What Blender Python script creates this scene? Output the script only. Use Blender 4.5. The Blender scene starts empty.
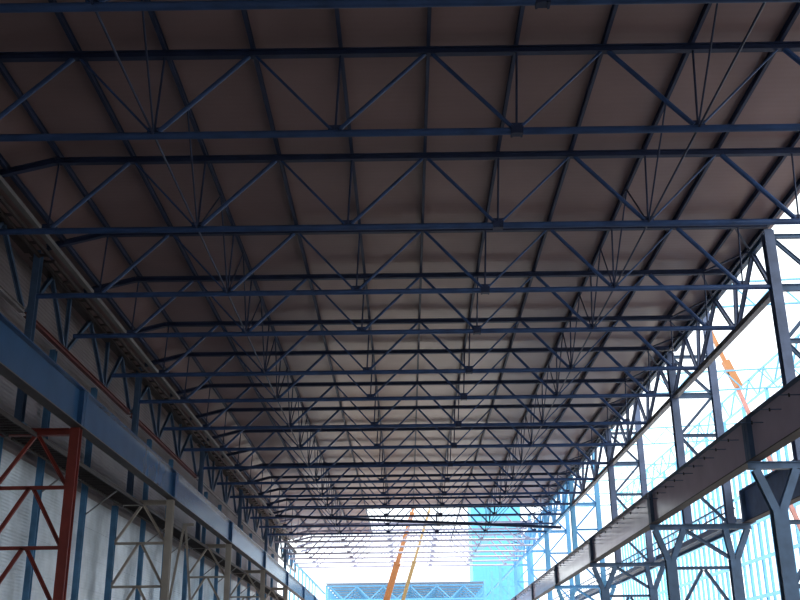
import bpy, math, random
from mathutils import Vector, Matrix
random.seed(7)
scene = bpy.context.scene
col = scene.collection

# ------------------------------------------------------------------ materials
def paint(name, c, rough=0.5, var=0.25, scale=1.2, spec=0.4, bump=0.0, coat=0.0):
    m = bpy.data.materials.new(name); m.use_nodes = True
    nt = m.node_tree; b = nt.nodes['Principled BSDF']
    tc = nt.nodes.new('ShaderNodeTexCoord')
    nz = nt.nodes.new('ShaderNodeTexNoise'); nz.inputs['Scale'].default_value = scale
    nz.inputs['Detail'].default_value = 5
    rp = nt.nodes.new('ShaderNodeValToRGB')
    rp.color_ramp.elements[0].position = 0.3; rp.color_ramp.elements[1].position = 0.7
    rp.color_ramp.elements[0].color = [x*(1-var) for x in c]+[1]
    rp.color_ramp.elements[1].color = [min(1, x*(1+var)) for x in c]+[1]
    nt.links.new(tc.outputs['Object'], nz.inputs['Vector'])
    nt.links.new(nz.outputs['Fac'], rp.inputs['Fac'])
    nt.links.new(rp.outputs['Color'], b.inputs['Base Color'])
    b.inputs['Roughness'].default_value = rough
    b.inputs['Specular IOR Level'].default_value = spec
    b.inputs['Coat Weight'].default_value = coat
    if bump:
        bp = nt.nodes.new('ShaderNodeBump'); bp.inputs['Strength'].default_value = bump
        n2 = nt.nodes.new('ShaderNodeTexNoise'); n2.inputs['Scale'].default_value = 14
        nt.links.new(tc.outputs['Object'], n2.inputs['Vector'])
        nt.links.new(n2.outputs['Fac'], bp.inputs['Height'])
        nt.links.new(bp.outputs['Normal'], b.inputs['Normal'])
    return m

def ribbed(name, c, axis='Y', pitch=0.3, var=0.12, rough=0.55, trans=0.0, strength=0.5, scale=0.35):
    m = paint(name, c, rough, var, scale)
    nt = m.node_tree; b = nt.nodes['Principled BSDF']
    tc = [n for n in nt.nodes if n.type == 'TEX_COORD'][0]
    w = nt.nodes.new('ShaderNodeTexWave'); w.bands_direction = axis; w.wave_profile = 'SIN'
    w.inputs['Scale'].default_value = 0.314/pitch
    nt.links.new(tc.outputs['Object'], w.inputs['Vector'])
    bp = nt.nodes.new('ShaderNodeBump'); bp.inputs['Strength'].default_value = strength
    bp.inputs['Distance'].default_value = 0.04
    nt.links.new(w.outputs['Fac'], bp.inputs['Height'])
    nt.links.new(bp.outputs['Normal'], b.inputs['Normal'])
    if trans:
        tr = nt.nodes.new('ShaderNodeBsdfTranslucent'); tr.inputs['Color'].default_value = c+(1,) if isinstance(c, tuple) else list(c)+[1]
        mx = nt.nodes.new('ShaderNodeMixShader'); mx.inputs['Fac'].default_value = trans
        out = [n for n in nt.nodes if n.type == 'OUTPUT_MATERIAL'][0]
        nt.links.new(b.outputs['BSDF'], mx.inputs[1]); nt.links.new(tr.outputs['BSDF'], mx.inputs[2])
        nt.links.new(mx.outputs['Shader'], out.inputs['Surface'])
    return m

M = {
 'blue':   paint('blue_steel_paint', (0.042, 0.092, 0.235), 0.40),
 'navy':   paint('dark_blue_steel_paint', (0.030, 0.045, 0.105), 0.5),
 'girder': paint('girder_blue_paint', (0.030, 0.092, 0.21), 0.24, 0.12, 0.5, 0.5),
 'lilac':  paint('grey_lilac_paint', (0.66, 0.55, 0.64), 0.16, 0.08, 0.6, 0.75),
 'brown':  paint('brown_grey_primer', (0.060, 0.046, 0.046), 0.6),
 'red':    paint('red_primer', (0.23, 0.035, 0.025), 0.5, 0.2),
 'dullred': paint('dull_red_primer', (0.14, 0.036, 0.036), 0.55, 0.2),
 'tan':    paint('tan_grey_paint', (0.40, 0.35, 0.30), 0.5, 0.1),
 'slate':  paint('slate_blue_steel_paint', (0.075, 0.135, 0.235), 0.45),
 'mauve':  paint('grey_mauve_steel_paint', (0.12, 0.16, 0.27), 0.42),
 'chord':  paint('grey_chord_paint', (0.24, 0.22, 0.23), 0.42),
 'glare_steel':  paint('glare_washed_lilac_steel', (0.42, 0.42, 0.56), 0.5, 0.1),  # blue steel lightened to imitate overexposure around the open trusses
 'glare_white':   paint('glare_whitened_blue_steel', (0.24, 0.60, 0.88), 0.5, 0.1),  # whitened colour stands in for glare over the next bay's steel
 'farroof': ribbed('blue_grey_roof_sheet', (0.22, 0.28, 0.40), 'Y', 0.33, 0.1, 0.5, 0.0, 0.1),
 'pink':   paint('pale_red_crane_paint', (0.75, 0.34, 0.28), 0.5, 0.1),
 'pale':   paint('glare_paled_blue_steel', (0.18, 0.50, 0.82), 0.5, 0.1),  # blue steel paled to stand in for glare on distant parts
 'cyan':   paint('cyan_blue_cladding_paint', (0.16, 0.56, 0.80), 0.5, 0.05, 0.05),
 'post':   paint('wall_post_blue_paint', (0.075, 0.21, 0.38), 0.35),
 'gutter': paint('light_grey_galvanised', (0.25, 0.245, 0.255), 0.5, 0.1),
 'orange': paint('orange_crane_paint', (0.62, 0.26, 0.10), 0.4, 0.1),
 'yellow': paint('yellow_crane_paint', (0.66, 0.44, 0.20), 0.4, 0.1),
 'dark':   paint('dark_rubber', (0.03, 0.03, 0.03), 0.7),
 'glass':  paint('dark_cab_glass', (0.03, 0.04, 0.05), 0.1),
 'roof':   ribbed('roof_sheet_grey_brown', (0.335, 0.226, 0.228), 'Y', 0.33, 0.10, 0.3, 0.0, 0.05),
 'upwall': ribbed('upper_wall_sheet_grey', (0.25, 0.215, 0.23), 'Z', 0.2, 0.2),
 'film':   ribbed('translucent_wall_sheet', (0.56, 0.60, 0.64), 'Z', 0.16, 0.24, 0.16, 0.2, 0.25, 0.7),  # colour noise imitates uneven reflections on the sheets
 'yard':   paint('pale_bounce_yard', (0.46, 0.43, 0.40), 0.85, 0.15, 0.08),  # unseen ground made pale to bounce light under the far roof
 'ground': paint('concrete_ground', (0.13, 0.12, 0.11), 0.9, 0.2, 0.08),
}

# ------------------------------------------------------------------ mesh builder
class MB:
    def __init__(s): s.v = []; s.f = []
    def ext(s, p, q, poly, up=(0, 0, 1)):
        p = Vector(p); q = Vector(q); d = (q-p).normalized(); up = Vector(up)
        if abs(d.dot(up)) > 0.98: up = Vector((0, 1, 0)) if abs(d.y) < 0.9 else Vector((1, 0, 0))
        x = d.cross(up).normalized(); z = x.cross(d)
        n = len(poly); b = len(s.v)
        for c in (p, q):
            for (a, h) in poly: s.v.append(c + x*a + z*h)
        for i in range(n):
            j = (i+1) % n
            s.f.append((b+i, b+n+i, b+n+j, b+j))
        s.f.append(tuple(b+i for i in range(n))); s.f.append(tuple(b+n+i for i in reversed(range(n))))
        return s
    def bar(s, p, q, w, h=None, up=(0, 0, 1)):
        h = h or w; a, b = w/2, h/2
        return s.ext(p, q, [(-a, -b), (-a, b), (a, b), (a, -b)], up)
    def hsec(s, p, q, w, h, t=None, up=(0, 0, 1)):
        t = t or 0.12*h; a, b, k = w/2, h/2, max(0.06*w, 0.012)
        return s.ext(p, q, [(-a, -b), (-a, -b+t), (-k, -b+t), (-k, b-t), (-a, b-t), (-a, b),
                            (a, b), (a, b-t), (k, b-t), (k, -b+t), (a, -b+t), (a, -b)], up)
    def ang(s, p, q, w, t=None, up=(0, 0, 1)):
        t = t or 0.18*w; a = w/2
        return s.ext(p, q, [(-a, -a), (-a, a), (-a+t, a), (-a+t, -a+t), (a, -a+t), (a, -a)], up)
    def tube(s, p, q, r, n=10, r2=None):
        p = Vector(p); q = Vector(q)
        if r2 is None:
            return s.ext(p, q, [(r*math.cos(-2*math.pi*i/n), r*math.sin(-2*math.pi*i/n)) for i in range(n)])
        d = (q-p).normalized(); up = Vector((0, 0, 1)) if abs(d.z) < 0.95 else Vector((0, 1, 0))
        x = d.cross(up).normalized(); z = x.cross(d); b = len(s.v)
        for c, rr in ((p, r), (q, r2)):
            for i in range(n):
                t = -2*math.pi*i/n; s.v.append(c + x*rr*math.cos(t) + z*rr*math.sin(t))
        for i in range(n):
            j = (i+1) % n; s.f.append((b+i, b+n+i, b+n+j, b+j))
        s.f.append(tuple(b+i for i in range(n))); s.f.append(tuple(b+n+i for i in reversed(range(n))))
        return s
    def box(s, lo, hi):
        x0, y0, z0 = lo; x1, y1, z1 = hi
        return s.bar((x0, (y0+y1)/2, (z0+z1)/2), (x1, (y0+y1)/2, (z0+z1)/2), y1-y0, z1-z0)
    def build(s, name, mat, parent=None, bevel=0):
        me = bpy.data.meshes.new(name); me.from_pydata([tuple(v) for v in s.v], [], s.f)
        import bmesh
        bm = bmesh.new(); bm.from_mesh(me); bmesh.ops.recalc_face_normals(bm, faces=bm.faces); bm.to_mesh(me); bm.free()
        me.materials.append(M[mat]); me.update()
        o = bpy.data.objects.new(name, me); col.objects.link(o)
        if parent is not None: o.parent = parent
        if bevel:
            b = o.modifiers.new('bevel', 'BEVEL'); b.width = bevel; b.segments = 2
        return o

def tag(o, label=None, cat=None, group=None, kind=None):
    if label: o['label'] = label
    if cat: o['category'] = cat
    if group: o['group'] = group
    if kind: o['kind'] = kind
    return o
def thing(name, label, cat, loc=(0, 0, 0), group=None):
    o = bpy.data.objects.new(name, None); col.objects.link(o); o.location = loc; o.empty_display_size = 0.3
    return tag(o, label, cat, group)
def copy_tree(o, parent=None):
    c = o.copy(); col.objects.link(c)
    if parent is not None: c.parent = parent
    for ch in list(o.children): copy_tree(ch, c)
    return c
def setmat(o, mats):
    """give the meshes below o another material (data copied)"""
    for ch in o.children:
        if ch.type == 'MESH':
            k = ch.data.materials[0].name
            if k in mats:
                ch.data = ch.data.copy(); ch.data.materials[0] = M[mats[k]]
        setmat(ch, mats)
ORD = ['first', 'second', 'third', 'fourth', 'fifth', 'sixth', 'seventh', 'eighth', 'ninth', 'tenth', 'eleventh', 'twelfth',
       'thirteenth', 'fourteenth', 'fifteenth', 'sixteenth', 'seventeenth', 'eighteenth', 'nineteenth', 'twentieth',
       'twenty-first', 'twenty-second', 'twenty-third', 'twenty-fourth']

# ------------------------------------------------------------------ hall dimensions (metres)
ZB, ZT = 18.66, 21.79            # truss bottom and top chord
DX = 0.15                        # roof nodes sit slightly right of the bottom nodes
P = 3.0                          # purlin spacing
XL, XR = -18.0, 16.4             # truss ends
TY = [22.9, 29.83, 37.32, 44.6, 50.54, 57.89, 63.96, 71.55, 78.65, 86.0, 93.3, 100.6, 107.3, 114.4, 121.6, 128.3, 135.6,
      142.2, 149.0, 155.2, 161.2, 167.6]
COLY = [TY[i] for i in range(0, 22, 3)]          # columns at every third truss
ROOF_END, STRIP_END = 131.0, 155.8
GLX, GLT, GLB = -15.35, 14.05, 12.35             # left crane girder
GRX, GRT, GRB = 14.45, 12.42, 10.48              # right crane girder
JLX, JRX = -18.4, 16.5                           # jack trusses

# ------------------------------------------------------------------ setting
def struct(o): o['kind'] = 'structure'; return o
fl = MB(); fl.box((-19.5, -20, -0.4), (17.2, 108, 0.0)); struct(fl.build('floor', 'ground'))
yd = MB(); yd.box((-150, 108, -0.4), (200, 460, 0.0)); struct(yd.build('yard', 'yard'))
sd = MB(); sd.box((17.2, -60, -0.4), (200, 108, 0.0)); sd.box((-150, -60, -0.4), (-19.5, 108, 0.0))
struct(sd.build('ground', 'ground'))

# roof sheet: flat over the trusses, dipping at the left eave
rf = MB()
Y0R = -3.0
def sheet(mb, x0, z0, x1, z1, y0, y1, t=0.06):
    b = len(mb.v)
    for (x, z) in ((x0, z0), (x1, z1)):
        for y in (y0, y1):
            for dz in (0, t): mb.v.append(Vector((x, y, z+dz)))
    i = lambda a, c, d: b + a*4 + c*2 + d
    mb.f += [(i(0,0,0), i(1,0,0), i(1,1,0), i(0,1,0)), (i(0,0,1), i(0,1,1), i(1,1,1), i(1,0,1)),
             (i(0,0,0), i(0,0,1), i(1,0,1), i(1,0,0)), (i(0,1,0), i(1,1,0), i(1,1,1), i(0,1,1)),
             (i(0,0,0), i(0,1,0), i(0,1,1), i(0,0,1)), (i(1,0,0), i(1,0,1), i(1,1,1), i(1,1,0))]
ZR = ZT + 0.42
sheet(rf, -15.0, ZR, -6.0, ZR, Y0R, STRIP_END)
sheet(rf, -6.0, ZR, 17.25, ZR, Y0R, ROOF_END)
sheet(rf, -19.55, ZR-1.10, -15.0, ZR, Y0R, STRIP_END)
struct(rf.build('ceiling', 'roof'))

WX = -19.35
WEND = 152.0
wl = MB(); wl.box((WX-0.08, Y0R, 11.9), (WX, WEND, ZR-1.0))
for z in (14.0, 16.2, 18.4):                                   # lapped sheet rows
    wl.box((WX, Y0R, z), (WX+0.02, WEND, z+0.12))
wallL = struct(wl.build('wall_left', 'upwall'))
lw = MB()
rows = [0.0, 1.7, 3.4, 5.1, 6.8, 8.5, 10.2, 11.9]
for z0, z1 in zip(rows[:-1], rows[1:]):                        # translucent lower sheets, each row lapped over the next
    lw.ext((WX, Y0R, 0), (WX, WEND, 0), [(0.0, z0), (-0.05, z0), (-0.05, z1), (-0.02, z1)][::-1])
lp = struct(lw.build('translucent_sheet', 'film', wallL))
rw = MB(); rw.box((17.3, Y0R, 0), (17.4, 21.8, ZR+0.02)); struct(rw.build('added_wall_right', 'upwall'))  # unseen cladding added to darken the near end of the hall
bw = MB()                                                      # unseen wall added behind the camera, opening sized to limit front light
bw.box((WX, Y0R-0.1, 0), (-10.0, Y0R, ZR-1.1)); bw.box((10.0, Y0R-0.1, 0), (17.2, Y0R, ZR)); bw.box((-10.0, Y0R-0.1, 12.0), (10.0, Y0R, ZR))
struct(bw.build('added_wall_back', 'upwall'))
lp['label'] = 'pale translucent lower wall sheeting'

# ------------------------------------------------------------------ roof trusses
def make_truss():
    t = thing('roof_truss', 'x', 'roof truss')
    MB().tube((XL, 0, ZB), (XR, 0, ZB), 0.125, 14).build('bottom_chord', 'blue', t)
    c = MB().hsec((-15, 0, ZT), (XR+0.1, 0, ZT), 0.24, 0.26)
    c.hsec((-15, 0, ZT), (-17.7, 0, ZT-0.66), 0.24, 0.26)
    c.build('top_chord', 'navy', t)
    zb, zt = ZB+0.10, ZT-0.10
    for k in (-5, -3, -1, 1, 3, 5):
        MB().tube((k*P, 0, zb), (k*P+DX, 0, zt), 0.04, 8).build('vertical', 'navy', t)
        g = MB().bar((k*P-0.24, 0, ZB+0.17), (k*P+0.24, 0, ZB+0.17), 0.03, 0.28)
        g.build('gusset_plate', 'navy', t)
    for a, b, r in ((-4, -5, .09), (-4, -3, .04), (-2, -3, .085), (-2, -1, .048), (0, -1, .07), (0, 1, .07), (2, 1, .048),
                    (2, 3, .085), (4, 3, .04), (4, 5, .105)):
        s = 1 if b > a else -1
        MB().tube((a*P+DX+0.12*s, 0, zt), (b*P-0.14*s, 0, zb+0.05), r, 10).build('diagonal', 'blue', t)
    s = MB().bar((P-0.20, 0, ZB), (P+0.20, 0, ZB), 0.27, 0.27)
    for dx in (-0.16, 0.16): s.bar((P+dx-0.03, 0, ZB), (P+dx+0.03, 0, ZB), 0.31, 0.31)
    s.build('splice_collar', 'navy', t)
    return t
proto = make_truss()
trusses = []
for i, y in enumerate(TY):
    t = proto if i == 0 else copy_tree(proto)
    t.location = (0, y, 0)
    where = 'under the grey roof' if y < ROOF_END else 'against white sky past the roof'
    tag(t, 'blue roof truss %s, %s from the top of the photo' % (where, ORD[i]), 'roof truss', 'roof trusses spanning the hall')
    trusses.append(t)
    if y > 133:                                             # sky glare put into the steel colour past the roof
        setmat(t, {'blue_steel_paint': 'glare_steel', 'dark_blue_steel_paint': 'glare_steel'})

# ------------------------------------------------------------------ purlins
pn = {0: 'over the centre line of the hall'}
for k in range(1, 6):
    pn[k] = '%s one right of the centre purlin' % ORD[k-1]; pn[-k] = '%s one left of the centre purlin' % ORD[k-1]
for k in range(-5, 6):
    end = STRIP_END if k <= -2 else (165.0 if k == 2 else ROOF_END)
    b = MB().hsec((k*P+DX, Y0R, ZT+0.265), (k*P+DX, end, ZT+0.265), 0.12, 0.27)
    tag(b.build('roof_purlin', 'navy'), 'long dark blue roof purlin running down the hall, %s' % pn[k], 'purlin', 'roof purlins')
for x, z, w in ((-16.93, ZT-0.30, 'lowest at the left eave beside the grey gutter'), (16.75, ZT+0.265, 'along the open right edge of the roof')):
    b = MB().hsec((x, Y0R, z), (x, ROOF_END, z), 0.17, 0.25)
    tag(b.build('eave_purlin', 'navy'), 'dark steel eave purlin %s' % w, 'purlin')

b = MB().tube((-17.78, Y0R, ZT-0.82), (-17.78, STRIP_END, ZT-0.82), 0.06, 10)
tag(b.build('eave_strut', 'navy'), 'thin dark lengthwise strut joining the left truss ends beside the gutter', 'strut')
for s in range(6):                                             # dark ladder brace between gutter and wall, one length per column span
    y0, y1 = COLY[s]+0.3, COLY[s+1]-0.3
    lab = 'cut by the left frame edge' if s == 0 else '%s length from the camera' % ORD[s]
    t = thing('eave_brace', 'dark ladder brace flat under the left eave, %s' % lab, 'brace', (0, 0, 0), 'ladder braces under the left eave')
    for x in (-17.88, -17.42): MB().bar((x, y0, 20.55), (x, y1, 20.55), 0.12, 0.16).build('side_rail', 'brown', t)
    n = 14
    for i in range(n+1):
        y = y0 + 0.1 + (y1-y0-0.2)*i/n
        MB().bar((-17.84, y, 20.55), (-17.46, y, 20.55), 0.14, 0.1).build('rung', 'brown', t)
# gutter along the left eave
g = MB()
g.ext((-17.2, Y0R, 20.98), (-17.2, STRIP_END, 20.98), [(-.12, .1), (-.12, -.1), (.12, -.1), (.12, .1), (.1, .1), (.1, -.08), (-.1, -.08), (-.1, .1)][::-1])
tag(g.build('roof_gutter', 'gutter'), 'light grey gutter running under the left eave of the roof', 'gutter')

# ------------------------------------------------------------------ longitudinal bracing trusses
for k, w in ((-3, 'left'), (3, 'right')):
    t = thing('bracing_truss', 'thin blue lengthwise bracing truss with fanned rods, on the %s half of the roof' % w, 'bracing truss', (k*P, 0, 0), 'lengthwise bracing trusses')
    MB().tube((0, TY[0]-6, ZB+0.02), (0, TY[18], ZB+0.02), 0.04, 8).build('bottom_chord', 'navy', t)
    ys = [TY[0]-7.0] + TY[:16]
    for a, b in zip(ys[:-1], ys[1:]):
        m = (a+b)/2
        for e, sgn in ((a, 1), (b, -1)):
            MB().tube((0, e+0.1*sgn, ZB+0.12), (DX, m-0.05*sgn, ZT+0.12), 0.035, 8).build('diagonal', 'navy', t)

# ------------------------------------------------------------------ jack trusses along both eaves
def jack(X, y_list, zb, zt, mats, label, side, chordw=0.30, xt=None, gx=None, e0=0.29):
    xt = X if xt is None else xt
    t = thing('eave_truss', label, 'eave truss', (0, 0, 0), 'eave trusses along the %s side' % side)
    y0, y1 = y_list[0], y_list[-1]
    MB().hsec((X, y0+e0, zb), (X, y1-e0, zb), chordw, chordw).build('bottom_chord', mats[0], t)
    MB().hsec((xt, y0+e0, zt), (xt, y1-e0, zt), 0.26 if side == 'right' else 0.42, 0.26).build('top_chord', mats[1], t)
    for a, b in zip(y_list[:-1], y_list[1:]):
        m = (a+b)/2
        for e, s in ((a, 1), (b, -1)):
            MB().hsec((X, e+0.32*s, zb+0.16), (xt, m-0.10*s, zt-0.14), 0.17, 0.20, up=(1, 0, 0)).build('diagonal', mats[2], t)
        if gx is not None:
            for e, s in ((a, 1), (b, -1)):
                MB().ang((gx, e+0.2*s, ZT-0.02), (xt-0.15, m-0.10*s, ZT-0.02), 0.11).build('roof_brace', 'navy', t)
    for y in y_list[1:-1]:
        MB().hsec((X, y, zb+0.16), (xt, y, zt-0.14), 0.17, 0.20, up=(1, 0, 0)).build('vertical', mats[2], t)
    return t
nsp = len(COLY)-1
for s in range(nsp):
    ys = TY[3*s:3*s+4]
    c = 'dullred' if s in (1, 2) else 'chord'
    ch = 'red bottom chord' if c == 'dullred' else 'grey bottom chord'
    ll = 'V braced eave truss with %s on the left wall, %s span from camera' % (ch, ORD[s])
    lr = 'grey blue V braced eave truss along the open right side, %s span from camera' % ORD[s]
    jack(JLX, ys, 17.86, 20.85, (c, 'brown', 'slate'), ll, 'left', 0.23, e0=0.27)
    far = s >= 4
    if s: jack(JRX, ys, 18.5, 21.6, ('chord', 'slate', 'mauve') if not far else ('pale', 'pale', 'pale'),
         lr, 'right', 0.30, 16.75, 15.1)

# ------------------------------------------------------------------ crane girders
def girder(X, zt, zb, y0, y1, mats, label, side, ticks=0, inward=1):
    t = thing('crane_girder', label, 'crane girder', (0, 0, 0), 'crane girders on the %s side' % side)
    a, b = y0+0.03, y1-0.03
    MB().box((X-0.02, a, zb+0.05), (X+0.02, b, zt-0.05)).build('web', mats[0], t)
    MB().box((X-0.26, a, zt-0.05), (X+0.26, b, zt)).build('top_flange', mats[1], t)
    MB().box((X-0.26, a, zb), (X+0.26, b, zb+0.05)).build('bottom_flange', mats[2], t)
    for y in (a+0.16, b-0.16):
        MB().box((X-0.24, y-0.16, zb+0.05), (X+0.24, y+0.16, zt-0.05)).build('end_stiffener', mats[3], t)
    MB().bar((X, a, zt+0.07), (X, b, zt+0.07), 0.08, 0.14).build('crane_rail', mats[1], t)
    if ticks:
        L = y1-y0
        for i in range(ticks):
            y = y0 + L*(i+0.8)/(ticks+0.6)
            z = zt-0.62
            br = MB().bar((X+0.02*inward, y, z), (X+1.0*inward, y, z), 0.035, 0.035).build('bracket', 'slate', t)
            MB().tube((X+0.5*inward, y, z-0.08), (X+0.5*inward, y, z+0.06), 0.035, 8).build('insulator', 'dark', br)
    return t
for s in range(nsp):
    y0, y1 = COLY[s], COLY[s+1]
    lab = ['cut by the left frame edge', 'between the red column and the first tan one'][s] if s < 2 else '%s span from camera' % ORD[s]
    girder(GLX, GLT, GLB, y0, y1, ('girder', 'girder', 'brown', 'girder'), 'deep blue crane girder on the left, %s' % lab, 'left')
    lab = 'cut by the right frame edge' if s == 0 else '%s span from camera' % ORD[s]
    girder(GRX, GRT, GRB, y0, y1, ('lilac', 'slate', 'brown', 'slate'), 'grey lilac crane girder on the right, %s' % lab, 'right', 9, -1)

# ------------------------------------------------------------------ left laced crane columns + upper legs
def left_column(y, mat, label):
    t = thing('laced_column', label, 'column', (0, y, 0), 'laced crane columns on the left wall')
    xi, xo = -15.42, -18.85
    zt = GLB-0.01
    MB().hsec((xi, 0, 0), (xi, 0, zt), 0.42, 0.42, up=(0, 1, 0)).build('inner_leg', mat, t)
    MB().hsec((xo, 0, 0), (xo, 0, zt-0.33), 0.34, 0.36, up=(0, 1, 0)).build('outer_leg', 'post', t)
    MB().hsec((xi-0.26, 0, zt-0.16), (xo-0.15, 0, zt-0.16), 0.36, 0.30).build('head_beam', mat, t)
    lv = [9.72, 7.15, 4.6, 2.1]
    top = zt-0.33
    xm = (xi+xo)/2
    for z in lv:
        MB().ang((xi-0.21, 0, z), (xo+0.17, 0, z), 0.15).build('strut', mat, t)
        for x in (xi-0.21, xo+0.17):
            s = 1 if x > xm else -1
            MB().ang((xm+0.08*s, 0, top), (x, 0, z+0.1), 0.15).build('brace', mat, t)
        top = z
    MB().hsec((-18.03, 0, zt), (-18.03, 0, 20.9), 0.32, 0.44, up=(0, 1, 0)).build('upper_leg', 'slate', t)
    MB().bar((-18.05, -0.3, zt+0.25), (-18.05, 0.3, zt+0.25), 0.62, 0.05).build('base_plate', 'post', t)
    return t
for i, y in enumerate(COLY[1:7]):
    mat = 'red' if i == 0 else 'tan'
    lab = 'red primed laced crane column with K braces at the left frame edge' if i == 0 else \
          'tan grey laced crane column on the left, %s one behind the red column' % ORD[i-1]
    left_column(y, mat, lab)

# wall posts at the other trusses
wp = [y for n, y in enumerate(TY[:19]) if n % 3 and n > 3]
for i, y in enumerate(wp):
    b = MB().hsec((-18.95, y, 0), (-18.95, y, 17.9), 0.30, 0.32, up=(0, 1, 0))
    tag(b.build('wall_post', 'post'), 'blue steel post against the left wall, %s counted from the camera' % ORD[i], 'post', 'blue posts on the left wall')
# unclad posts past the end of the left wall
for i, y in enumerate([158.5, 165, 171.5, 178, 184.5, 191, 197.5, 204, 210.5]):
    b = MB().hsec((-19.0, y, 0), (-19.0, y, 19.6), 0.26, 0.26, up=(0, 1, 0))
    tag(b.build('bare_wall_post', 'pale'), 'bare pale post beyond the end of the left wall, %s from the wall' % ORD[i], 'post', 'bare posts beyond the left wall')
b = MB().hsec((-19.0, 152.3, 19.75), (-19.0, 236, 19.75), 0.3, 0.28)
tag(b.build('eave_beam', 'pale'), 'pale rail along the tops of the bare posts past the left wall', 'beam')
b = MB().hsec((-15.35, COLY[-1], 13.2), (-15.35, 236, 13.2), 0.5, 1.6)
tag(b.build('crane_girder', 'girder'), 'far blue crane girder on the left running on to the far hall', 'crane girder')
for i, y in enumerate([186, 206, 226]):
    b = MB().hsec((-15.35, y, 0), (-15.35, y, 12.4), 0.45, 0.45, up=(0, 1, 0))
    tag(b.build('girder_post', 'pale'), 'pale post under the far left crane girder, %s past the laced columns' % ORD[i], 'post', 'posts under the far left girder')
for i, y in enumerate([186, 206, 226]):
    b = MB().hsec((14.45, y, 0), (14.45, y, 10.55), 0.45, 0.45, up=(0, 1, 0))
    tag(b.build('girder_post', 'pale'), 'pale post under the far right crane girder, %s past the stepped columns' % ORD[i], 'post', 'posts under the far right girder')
b = MB().hsec((14.45, COLY[-1], 11.5), (14.45, 236, 11.5), 0.5, 1.9)
tag(b.build('crane_girder', 'pale'), 'far pale crane girder on the right running on to the far hall', 'crane girder')

PX = -16.05
t = thing('prop_frame', 'slender tan A shaped prop standing between the first two tan laced columns', 'prop', (PX, TY[7], 0))
for dx in (-1.75, 1.45):
    MB().ang((0.05*(1 if dx > 0 else -1), 0, 11.85), (dx, 0, 0), 0.16).build('leg', 'tan', t)
for z in (2.5, 5.5):
    k = 1-z/11.85
    MB().ang((-1.75*k+0.08, 0, z), (1.45*k-0.08, 0, z), 0.10).build('strut', 'tan', t)
MB().box((-0.12, -0.1, 11.8), (0.62, 0.1, 11.98)).build('head_block', 'tan', t)
# catwalk along the left wall, one piece per span
for s in range(nsp):
    y0, y1 = COLY[s]+0.25, COLY[s+1]-0.25
    lab = 'cut by the left frame edge' if s == 0 else '%s length from the camera' % ORD[s]
    t = thing('catwalk', 'brown grating catwalk under the left crane girder, %s' % lab, 'catwalk', (0, 0, 0), 'catwalk lengths on the left wall')
    za = 12.02
    fr = MB()
    for x in (-17.1, -18.35): fr.ext((x, y0, za), (x, y1, za), [(-.04, -.1), (-.04, .1), (.04, .1), (.04, -.1)])
    fr.build('side_rail', 'brown', t)
    gr = MB(); y = y0+0.2
    while y < y1-0.1:
        gr.bar((-18.3, y, za), (-17.14, y, za), 0.07, 0.08); y += 0.48
    for x in (-17.4, -17.72, -18.04): gr.bar((x, y0, za+0.05), (x, y1, za+0.05), 0.05, 0.04)
    gr.bar((-17.72, y0, za+0.09), (-17.72, y1, za+0.09), 1.2, 0.02)
    gr.build('grating', 'brown', t)
    for y in TY[3*s+1:3*s+3]:
        MB().ang((-18.78, y, 10.6), (-17.12, y, 11.92), 0.09).build('bracket', 'gutter', t)

# ------------------------------------------------------------------ right stepped columns with Y heads
def right_column(y, label, far):
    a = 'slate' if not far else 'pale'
    t = thing('stepped_column', label, 'column', (0, y, 0), 'stepped columns on the right side')
    zt = GRB-0.01
    H = dict(up=(0, 1, 0))
    MB().hsec((14.15, 0, zt-0.17), (20.35, 0, zt-0.17), 0.34, 0.32).build('head_beam', a, t)
    for xc, xa, xb, nm in ((15.22, 14.45, 16.2, 'inner_leg'), (19.1, 18.75, 20.1, 'outer_leg')):
        zy = 8.35
        leg = MB().hsec((xc, 0, 0), (xc, 0, zy), 0.62, 0.5, **H).build(nm, a, t)
        for x in (xa, xb):
            s = -1 if x < xc else 1
            MB().hsec((xc+0.1*s, 0, zy-0.12), (x, 0, zt-0.34), 0.34, 0.36, **H).build('head_arm', a, leg)
    MB().hsec((16.5, 0, zt), (16.5, 0, 21.45), 0.46, 0.5, **H).build('inner_upper_leg', 'mauve' if not far else a, t)
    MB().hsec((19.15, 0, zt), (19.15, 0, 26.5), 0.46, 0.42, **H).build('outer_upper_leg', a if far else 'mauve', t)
    lv = [zt, 13.1, 16.0, 18.6, 21.2]
    for z in lv[1:]:
        MB().hsec((16.58, 0, z), (18.92, 0, z), 0.2, 0.2 if z != 18.6 else 0.34).build('strut', a, t)
    for (za, zb_) in ((13.1, zt+0.1), (16.0, 13.1), (16.0, 18.5), (21.2, 18.7)):
        MB().hsec((16.58, 0, za), (18.92, 0, zb_), 0.15, 0.17).build('brace', a, t)
    zl = 7.85
    for z in (7.85, 5.2, 2.6):
        MB().hsec((15.5, 0, z), (18.82, 0, z), 0.18, 0.18).build('lower_strut', a, t)
        for s in (-1, 1):
            MB().hsec((17.16+0.08*s, 0, z-0.1), (17.16+1.64*s, 0, z-2.5), 0.16, 0.18).build('lower_brace', a, t)
    MB().hsec((16.3, 0, zt-0.36), (18.9, 0, 8.4), 0.2, 0.22).build('head_brace', a, t)
    return t
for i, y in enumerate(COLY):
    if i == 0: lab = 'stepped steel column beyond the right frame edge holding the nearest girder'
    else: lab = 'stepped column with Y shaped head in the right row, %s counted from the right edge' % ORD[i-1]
    right_column(y, lab, i >= 4)
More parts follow.
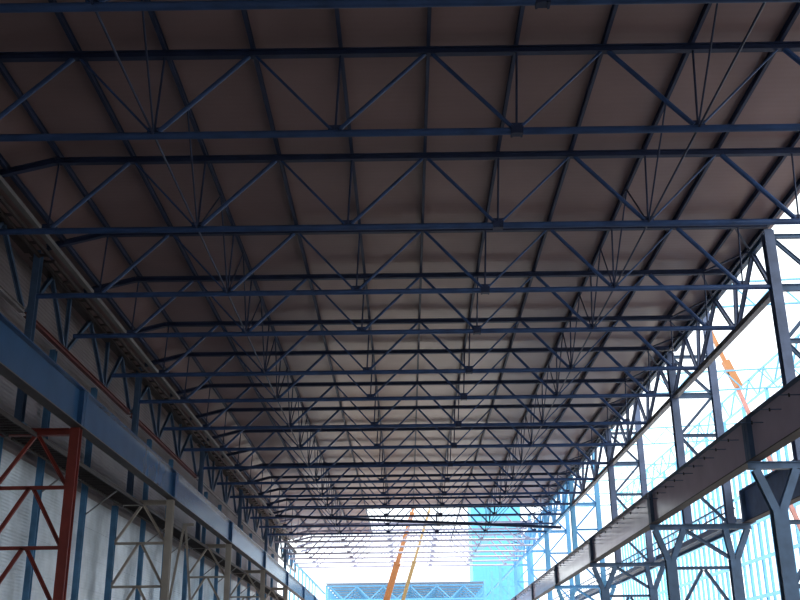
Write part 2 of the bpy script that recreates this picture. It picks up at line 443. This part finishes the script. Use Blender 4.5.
for i, y in enumerate([188, 207, 226]):
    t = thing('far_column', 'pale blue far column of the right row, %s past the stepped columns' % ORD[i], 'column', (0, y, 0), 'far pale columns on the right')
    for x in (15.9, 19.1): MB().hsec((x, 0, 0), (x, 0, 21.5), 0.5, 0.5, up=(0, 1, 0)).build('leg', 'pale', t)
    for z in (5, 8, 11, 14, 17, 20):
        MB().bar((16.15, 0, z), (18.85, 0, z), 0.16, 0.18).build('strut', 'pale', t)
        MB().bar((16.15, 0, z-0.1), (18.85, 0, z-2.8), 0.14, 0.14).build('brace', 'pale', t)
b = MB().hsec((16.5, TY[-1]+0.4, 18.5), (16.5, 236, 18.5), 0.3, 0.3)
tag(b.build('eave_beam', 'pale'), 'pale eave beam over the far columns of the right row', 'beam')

# handrails on the walkway beside the right crane girder
for s in range(4):
    y0, y1 = COLY[s]+0.4, COLY[s+1]-0.4
    lab = 'cut by the right frame edge' if s == 0 else '%s length from the camera' % ORD[s]
    t = thing('handrail', 'pale blue handrail above the right crane girder, %s' % lab, 'handrail', (0, 0, 0), 'handrails over the right crane girder')
    MB().box((14.75, y0, GRT-0.1), (15.75, y1, GRT-0.04)).build('walkway_plate', 'slate', t)
    for z in (GRT+0.5, GRT+1.0):
        MB().tube((15.7, y0, z), (15.7, y1, z), 0.03, 8).build('rail', 'pale', t)
    n = 8
    for i in range(n):
        y = y0 + (y1-y0)*(i+0.5)/n
        MB().tube((15.7, y, GRT-0.04), (15.7, y, GRT+1.02), 0.03, 8).build('baluster', 'pale', t)

# ------------------------------------------------------------------ neighbouring bay on the right
for s in (1,):
    y0, y1 = COLY[s], COLY[s+1]
    girder(20.1, 12.45, GRB, y0, y1, ('slate', 'slate', 'brown', 'slate'),
           'dark crane girder of the next bay behind the nearest Y headed column', 'next bay')
for s in range(2, 6):
    y0, y1 = COLY[s]+0.25, COLY[s+1]-0.25
    t = thing('walkway', 'dark railed walkway behind the right column row, %s length from the camera' % ORD[s-2], 'walkway', (0, 0, 0), 'railed walkways behind the right columns')
    fr = MB()
    for x in (19.55, 20.75): fr.bar((x, y0, 10.75), (x, y1, 10.75), 0.10, 0.34)
    fr.build('side_beam', 'slate', t)
    gr = MB(); y = y0+0.3
    while y < y1-0.2:
        gr.bar((19.6, y, 10.8), (20.7, y, 10.8), 0.22, 0.06); y += 0.45
    for x in (19.9, 20.4): gr.bar((x, y0, 10.8), (x, y1, 10.8), 0.14, 0.05)
    gr.build('grating', 'slate', t)
    for z in (11.45, 11.95):
        MB().tube((19.55, y0, z), (19.55, y1, z), 0.06, 8).build('rail', 'slate', t)
    for i in range(12):
        y = y0+(y1-y0)*(i+0.5)/12
        MB().bar((19.55, y, 10.9), (19.55, y, 11.97), 0.06).build('baluster', 'slate', t)

# red cable drum on the head beam of the first Y column
t = thing('cable_drum', 'small red cable drum on a beam under the right crane girder', 'drum', (17.4, 45.3, GRB))
MB().bar((-0.55, -0.3, 0.05), (0.55, -0.3, 0.05), 1.1, 0.1).build('cradle', 'red', t)
MB().tube((-0.4, -0.2, 0.5), (0.4, -0.2, 0.5), 0.24, 16).build('spool', 'brown', t)
for x in (-0.42, 0.42): MB().tube((x-0.03, -0.2, 0.5), (x+0.03, -0.2, 0.5), 0.42, 20).build('flange', 'red', t)

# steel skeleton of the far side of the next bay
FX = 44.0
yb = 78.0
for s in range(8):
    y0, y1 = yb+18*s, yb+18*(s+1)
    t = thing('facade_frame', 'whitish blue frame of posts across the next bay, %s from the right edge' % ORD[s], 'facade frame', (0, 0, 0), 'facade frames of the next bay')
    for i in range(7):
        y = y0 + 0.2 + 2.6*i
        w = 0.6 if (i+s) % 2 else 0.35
        MB().hsec((FX, y, 0), (FX, y, 31.5), 0.3, w, up=(0, 1, 0)).build('post', 'glare_white', t)
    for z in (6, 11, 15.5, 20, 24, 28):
        MB().bar((FX-0.25, y0, z), (FX-0.25, y1, z), 0.12, 0.45).build('girt', 'glare_white', t)
    MB().bar((FX, y0+0.05, 37.8), (FX, y1-0.05, 37.8), 0.22, 0.22).build('eave_chord', 'glare_white', t)
    MB().bar((FX, y0+0.05, 35.0), (FX, y1-0.05, 35.0), 0.22, 0.22).build('lower_chord', 'glare_white', t)
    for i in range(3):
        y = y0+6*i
        MB().bar((FX, y+0.2, 35.1), (FX, y+3, 37.7), 0.2).build('lattice', 'glare_white', t)
        MB().bar((FX, y+5.8, 35.1), (FX, y+3, 37.7), 0.2).build('lattice', 'glare_white', t)
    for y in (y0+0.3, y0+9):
        MB().bar((FX, y, 31.5), (FX, y, 35), 0.4).build('stub_post', 'glare_white', t)
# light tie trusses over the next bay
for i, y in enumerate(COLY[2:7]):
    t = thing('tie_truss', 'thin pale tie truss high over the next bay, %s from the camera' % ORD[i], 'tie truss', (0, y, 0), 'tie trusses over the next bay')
    for z in (24.6, 26.3): MB().bar((19.4, 0, z), (FX-0.2, 0, z+1.0), 0.12).build('chord', 'glare_white', t)
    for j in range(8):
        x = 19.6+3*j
        MB().bar((x, 0, 24.65+0.04*(x-19.4)), (x+1.5, 0, 26.25+0.04*(x-19.4)), 0.09).build('lattice', 'glare_white', t)
        MB().bar((x+3, 0, 24.65+0.04*(x-19.4)), (x+1.5, 0, 26.25+0.04*(x-19.4)), 0.09).build('lattice', 'glare_white', t)

# ------------------------------------------------------------------ mobile cranes
def crane(x, y, top, mat, label, r0, r1, dirx, lattice_from=None):
    """boom from the turntable at (x, y, 2.6) to top"""
    t = thing('mobile_crane', label, 'crane', (x, y, 0))
    ch = MB().box((-5, -1.3, 0.9), (5, 1.3, 1.7)).build('chassis', mat, t, 0.05)
    for wx in (-3.9, -2.4, 2.2, 3.7):
        for sy in (-1, 1):
            w = MB().tube((wx, sy*0.85, 0.62), (wx, sy*1.35, 0.62), 0.62, 20).build('wheel', 'dark', t)
            MB().tube((wx, sy*1.33, 0.62), (wx, sy*1.38, 0.62), 0.3, 14).build('hub', mat, w)
    c = MB().box((3.6, -1.2, 1.7), (5.0, 1.2, 3.1)).build('driver_cab', mat, t, 0.08)
    MB().box((4.9, -1.0, 2.3), (5.03, 1.0, 2.95)).build('windscreen', 'glass', c)
    MB().tube((0, 0, 1.7), (0, 0, 2.1), 1.1, 20).build('turntable', 'dark', t)
    MB().box((-1.6, -1.1, 2.1), (1.4, 1.1, 3.0)).build('superstructure', mat, t, 0.06)
    p0 = Vector((0, 0, 3.1)); p1 = Vector(top)-Vector((x, y, 0)); d = (p1-p0)
    n = 4
    for i in range(n):
        a = p0+d*(i/n - (0.02 if i else 0)); b = p0+d*((i+1)/n)
        r = r0+(r1-r0)*i/(n-1)
        m = MB(); m.bar(a, b, 2*r, 2.2*r)
        m.bar(b-d.normalized()*0.25, b, 2.3*r, 2.5*r)
        m.build('boom_section', mat, t)
    MB().tube(p1+Vector((0, -r1*1.5, 0)), p1+Vector((0, r1*1.5, 0)), r1*2.2, 14).build('head_sheave', 'dark', t)
    return t
crane(-6.63, 152.1, (2.41, 152.1, 32.0), 'orange', 'orange crane boom rising through the bright roof opening, thicker left one', 0.55, 0.13, 1)
crane(-4.15, 145.6, (4.73, 145.6, 31.0), 'yellow', 'slim yellow crane boom rising through the bright roof opening, right of the orange one', 0.30, 0.07, 1)
# crane outside on the right: red lattice lower boom, orange upper
t = crane(38.6, 95.0, (30.6, 95, 29.0), 'pink', 'x', 0.17, 0.15, -1)
tag(t, 'orange and red crane boom in the sky beyond the right columns', 'crane')
MB().bar((-8.4, 0, 30.2), (-7.4, 0, 27.6), 0.62, 0.66).build('boom_joint', 'orange', t)
MB().bar((-10.4, 0, 36.0), (-8.1, 0, 29.2), 0.30, 0.34).build('jib', 'orange', t)

# ------------------------------------------------------------------ skew beam hung under a truss
t = thing('hanging_beam', 'dark tilted beam hung under a far truss near the roof end', 'beam', (0, TY[13]-0.45, 0))
MB().hsec((-14.8, 0, 18.75), (16.2, 0, 17.15), 0.26, 0.30).build('beam', 'navy', t)
for x, z in ((-3.06, 18.1), (2.58, 17.8)):
    MB().bar((x, 0, z), (x, 0, ZB+0.2), 0.12).build('hanger', 'navy', t)
    MB().bar((x, -0.1, ZB+0.17), (x, 0.6, ZB+0.17), 0.14, 0.08).build('hook', 'navy', t)

# ------------------------------------------------------------------ far roofed hall section
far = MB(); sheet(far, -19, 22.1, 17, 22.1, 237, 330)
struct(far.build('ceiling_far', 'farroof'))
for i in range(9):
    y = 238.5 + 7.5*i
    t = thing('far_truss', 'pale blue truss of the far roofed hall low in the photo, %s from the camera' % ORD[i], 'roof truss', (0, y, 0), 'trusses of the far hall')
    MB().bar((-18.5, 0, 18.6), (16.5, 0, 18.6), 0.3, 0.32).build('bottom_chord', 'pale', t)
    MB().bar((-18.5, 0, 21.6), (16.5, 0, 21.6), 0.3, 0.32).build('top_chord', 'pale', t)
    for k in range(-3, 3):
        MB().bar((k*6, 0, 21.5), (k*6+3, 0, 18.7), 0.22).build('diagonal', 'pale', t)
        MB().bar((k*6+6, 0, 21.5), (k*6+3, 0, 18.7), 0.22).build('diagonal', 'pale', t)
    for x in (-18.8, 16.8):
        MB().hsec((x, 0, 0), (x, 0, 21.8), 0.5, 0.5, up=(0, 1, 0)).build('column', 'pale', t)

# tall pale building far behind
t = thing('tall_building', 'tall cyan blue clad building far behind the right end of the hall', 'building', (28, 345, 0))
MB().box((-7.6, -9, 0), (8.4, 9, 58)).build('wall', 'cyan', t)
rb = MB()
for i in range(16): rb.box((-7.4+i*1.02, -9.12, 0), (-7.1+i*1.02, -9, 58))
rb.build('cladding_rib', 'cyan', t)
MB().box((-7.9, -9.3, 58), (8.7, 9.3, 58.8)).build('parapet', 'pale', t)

# ------------------------------------------------------------------ light
w = bpy.data.worlds.new('sky'); scene.world = w; w.use_nodes = True
bg = w.node_tree.nodes['Background']
bg.inputs['Color'].default_value = (0.90, 0.96, 1.0, 1); bg.inputs['Strength'].default_value = 2.2
sl = bpy.data.lights.new('sun', 'SUN'); sl.energy = 9.0; sl.angle = math.radians(6); sl.color = (1, 0.95, 0.88)
so = bpy.data.objects.new('sun', sl); col.objects.link(so)
d = Vector((-0.06, -0.55, -0.83))
so.rotation_euler = d.to_track_quat('-Z', 'Y').to_euler()

# ------------------------------------------------------------------ camera
cd = bpy.data.cameras.new('camera'); cam = bpy.data.objects.new('camera', cd); col.objects.link(cam)
f, yaw, pitch, roll, cx = 1024.354, -0.00294, 0.35505, -0.01186, -0.83567
cd.sensor_fit = 'HORIZONTAL'; cd.sensor_width = 36; cd.lens = f/800*36
cd.clip_start = 0.1; cd.clip_end = 2000
cy, sy, cp, sp, cr, sr = math.cos(yaw), math.sin(yaw), math.cos(pitch), math.sin(pitch), math.cos(roll), math.sin(roll)
F = Vector((sy*cp, cy*cp, sp)); R = Vector((cy, -sy, 0)); U = R.cross(F)
R2 = R*cr+U*sr; U2 = -R*sr+U*cr
mw = Matrix(((R2.x, U2.x, -F.x, cx), (R2.y, U2.y, -F.y, 0), (R2.z, U2.z, -F.z, 1.7), (0, 0, 0, 1)))
cam.matrix_world = mw
scene.camera = cam
vs = scene.view_settings; vs.view_transform = 'Standard'; vs.look = 'None'; vs.gamma = 1; vs.use_curve_mapping = False
vs.exposure = 0.0
scene.cycles.use_denoising = True
scene.cycles.max_bounces = 8; scene.cycles.diffuse_bounces = 5
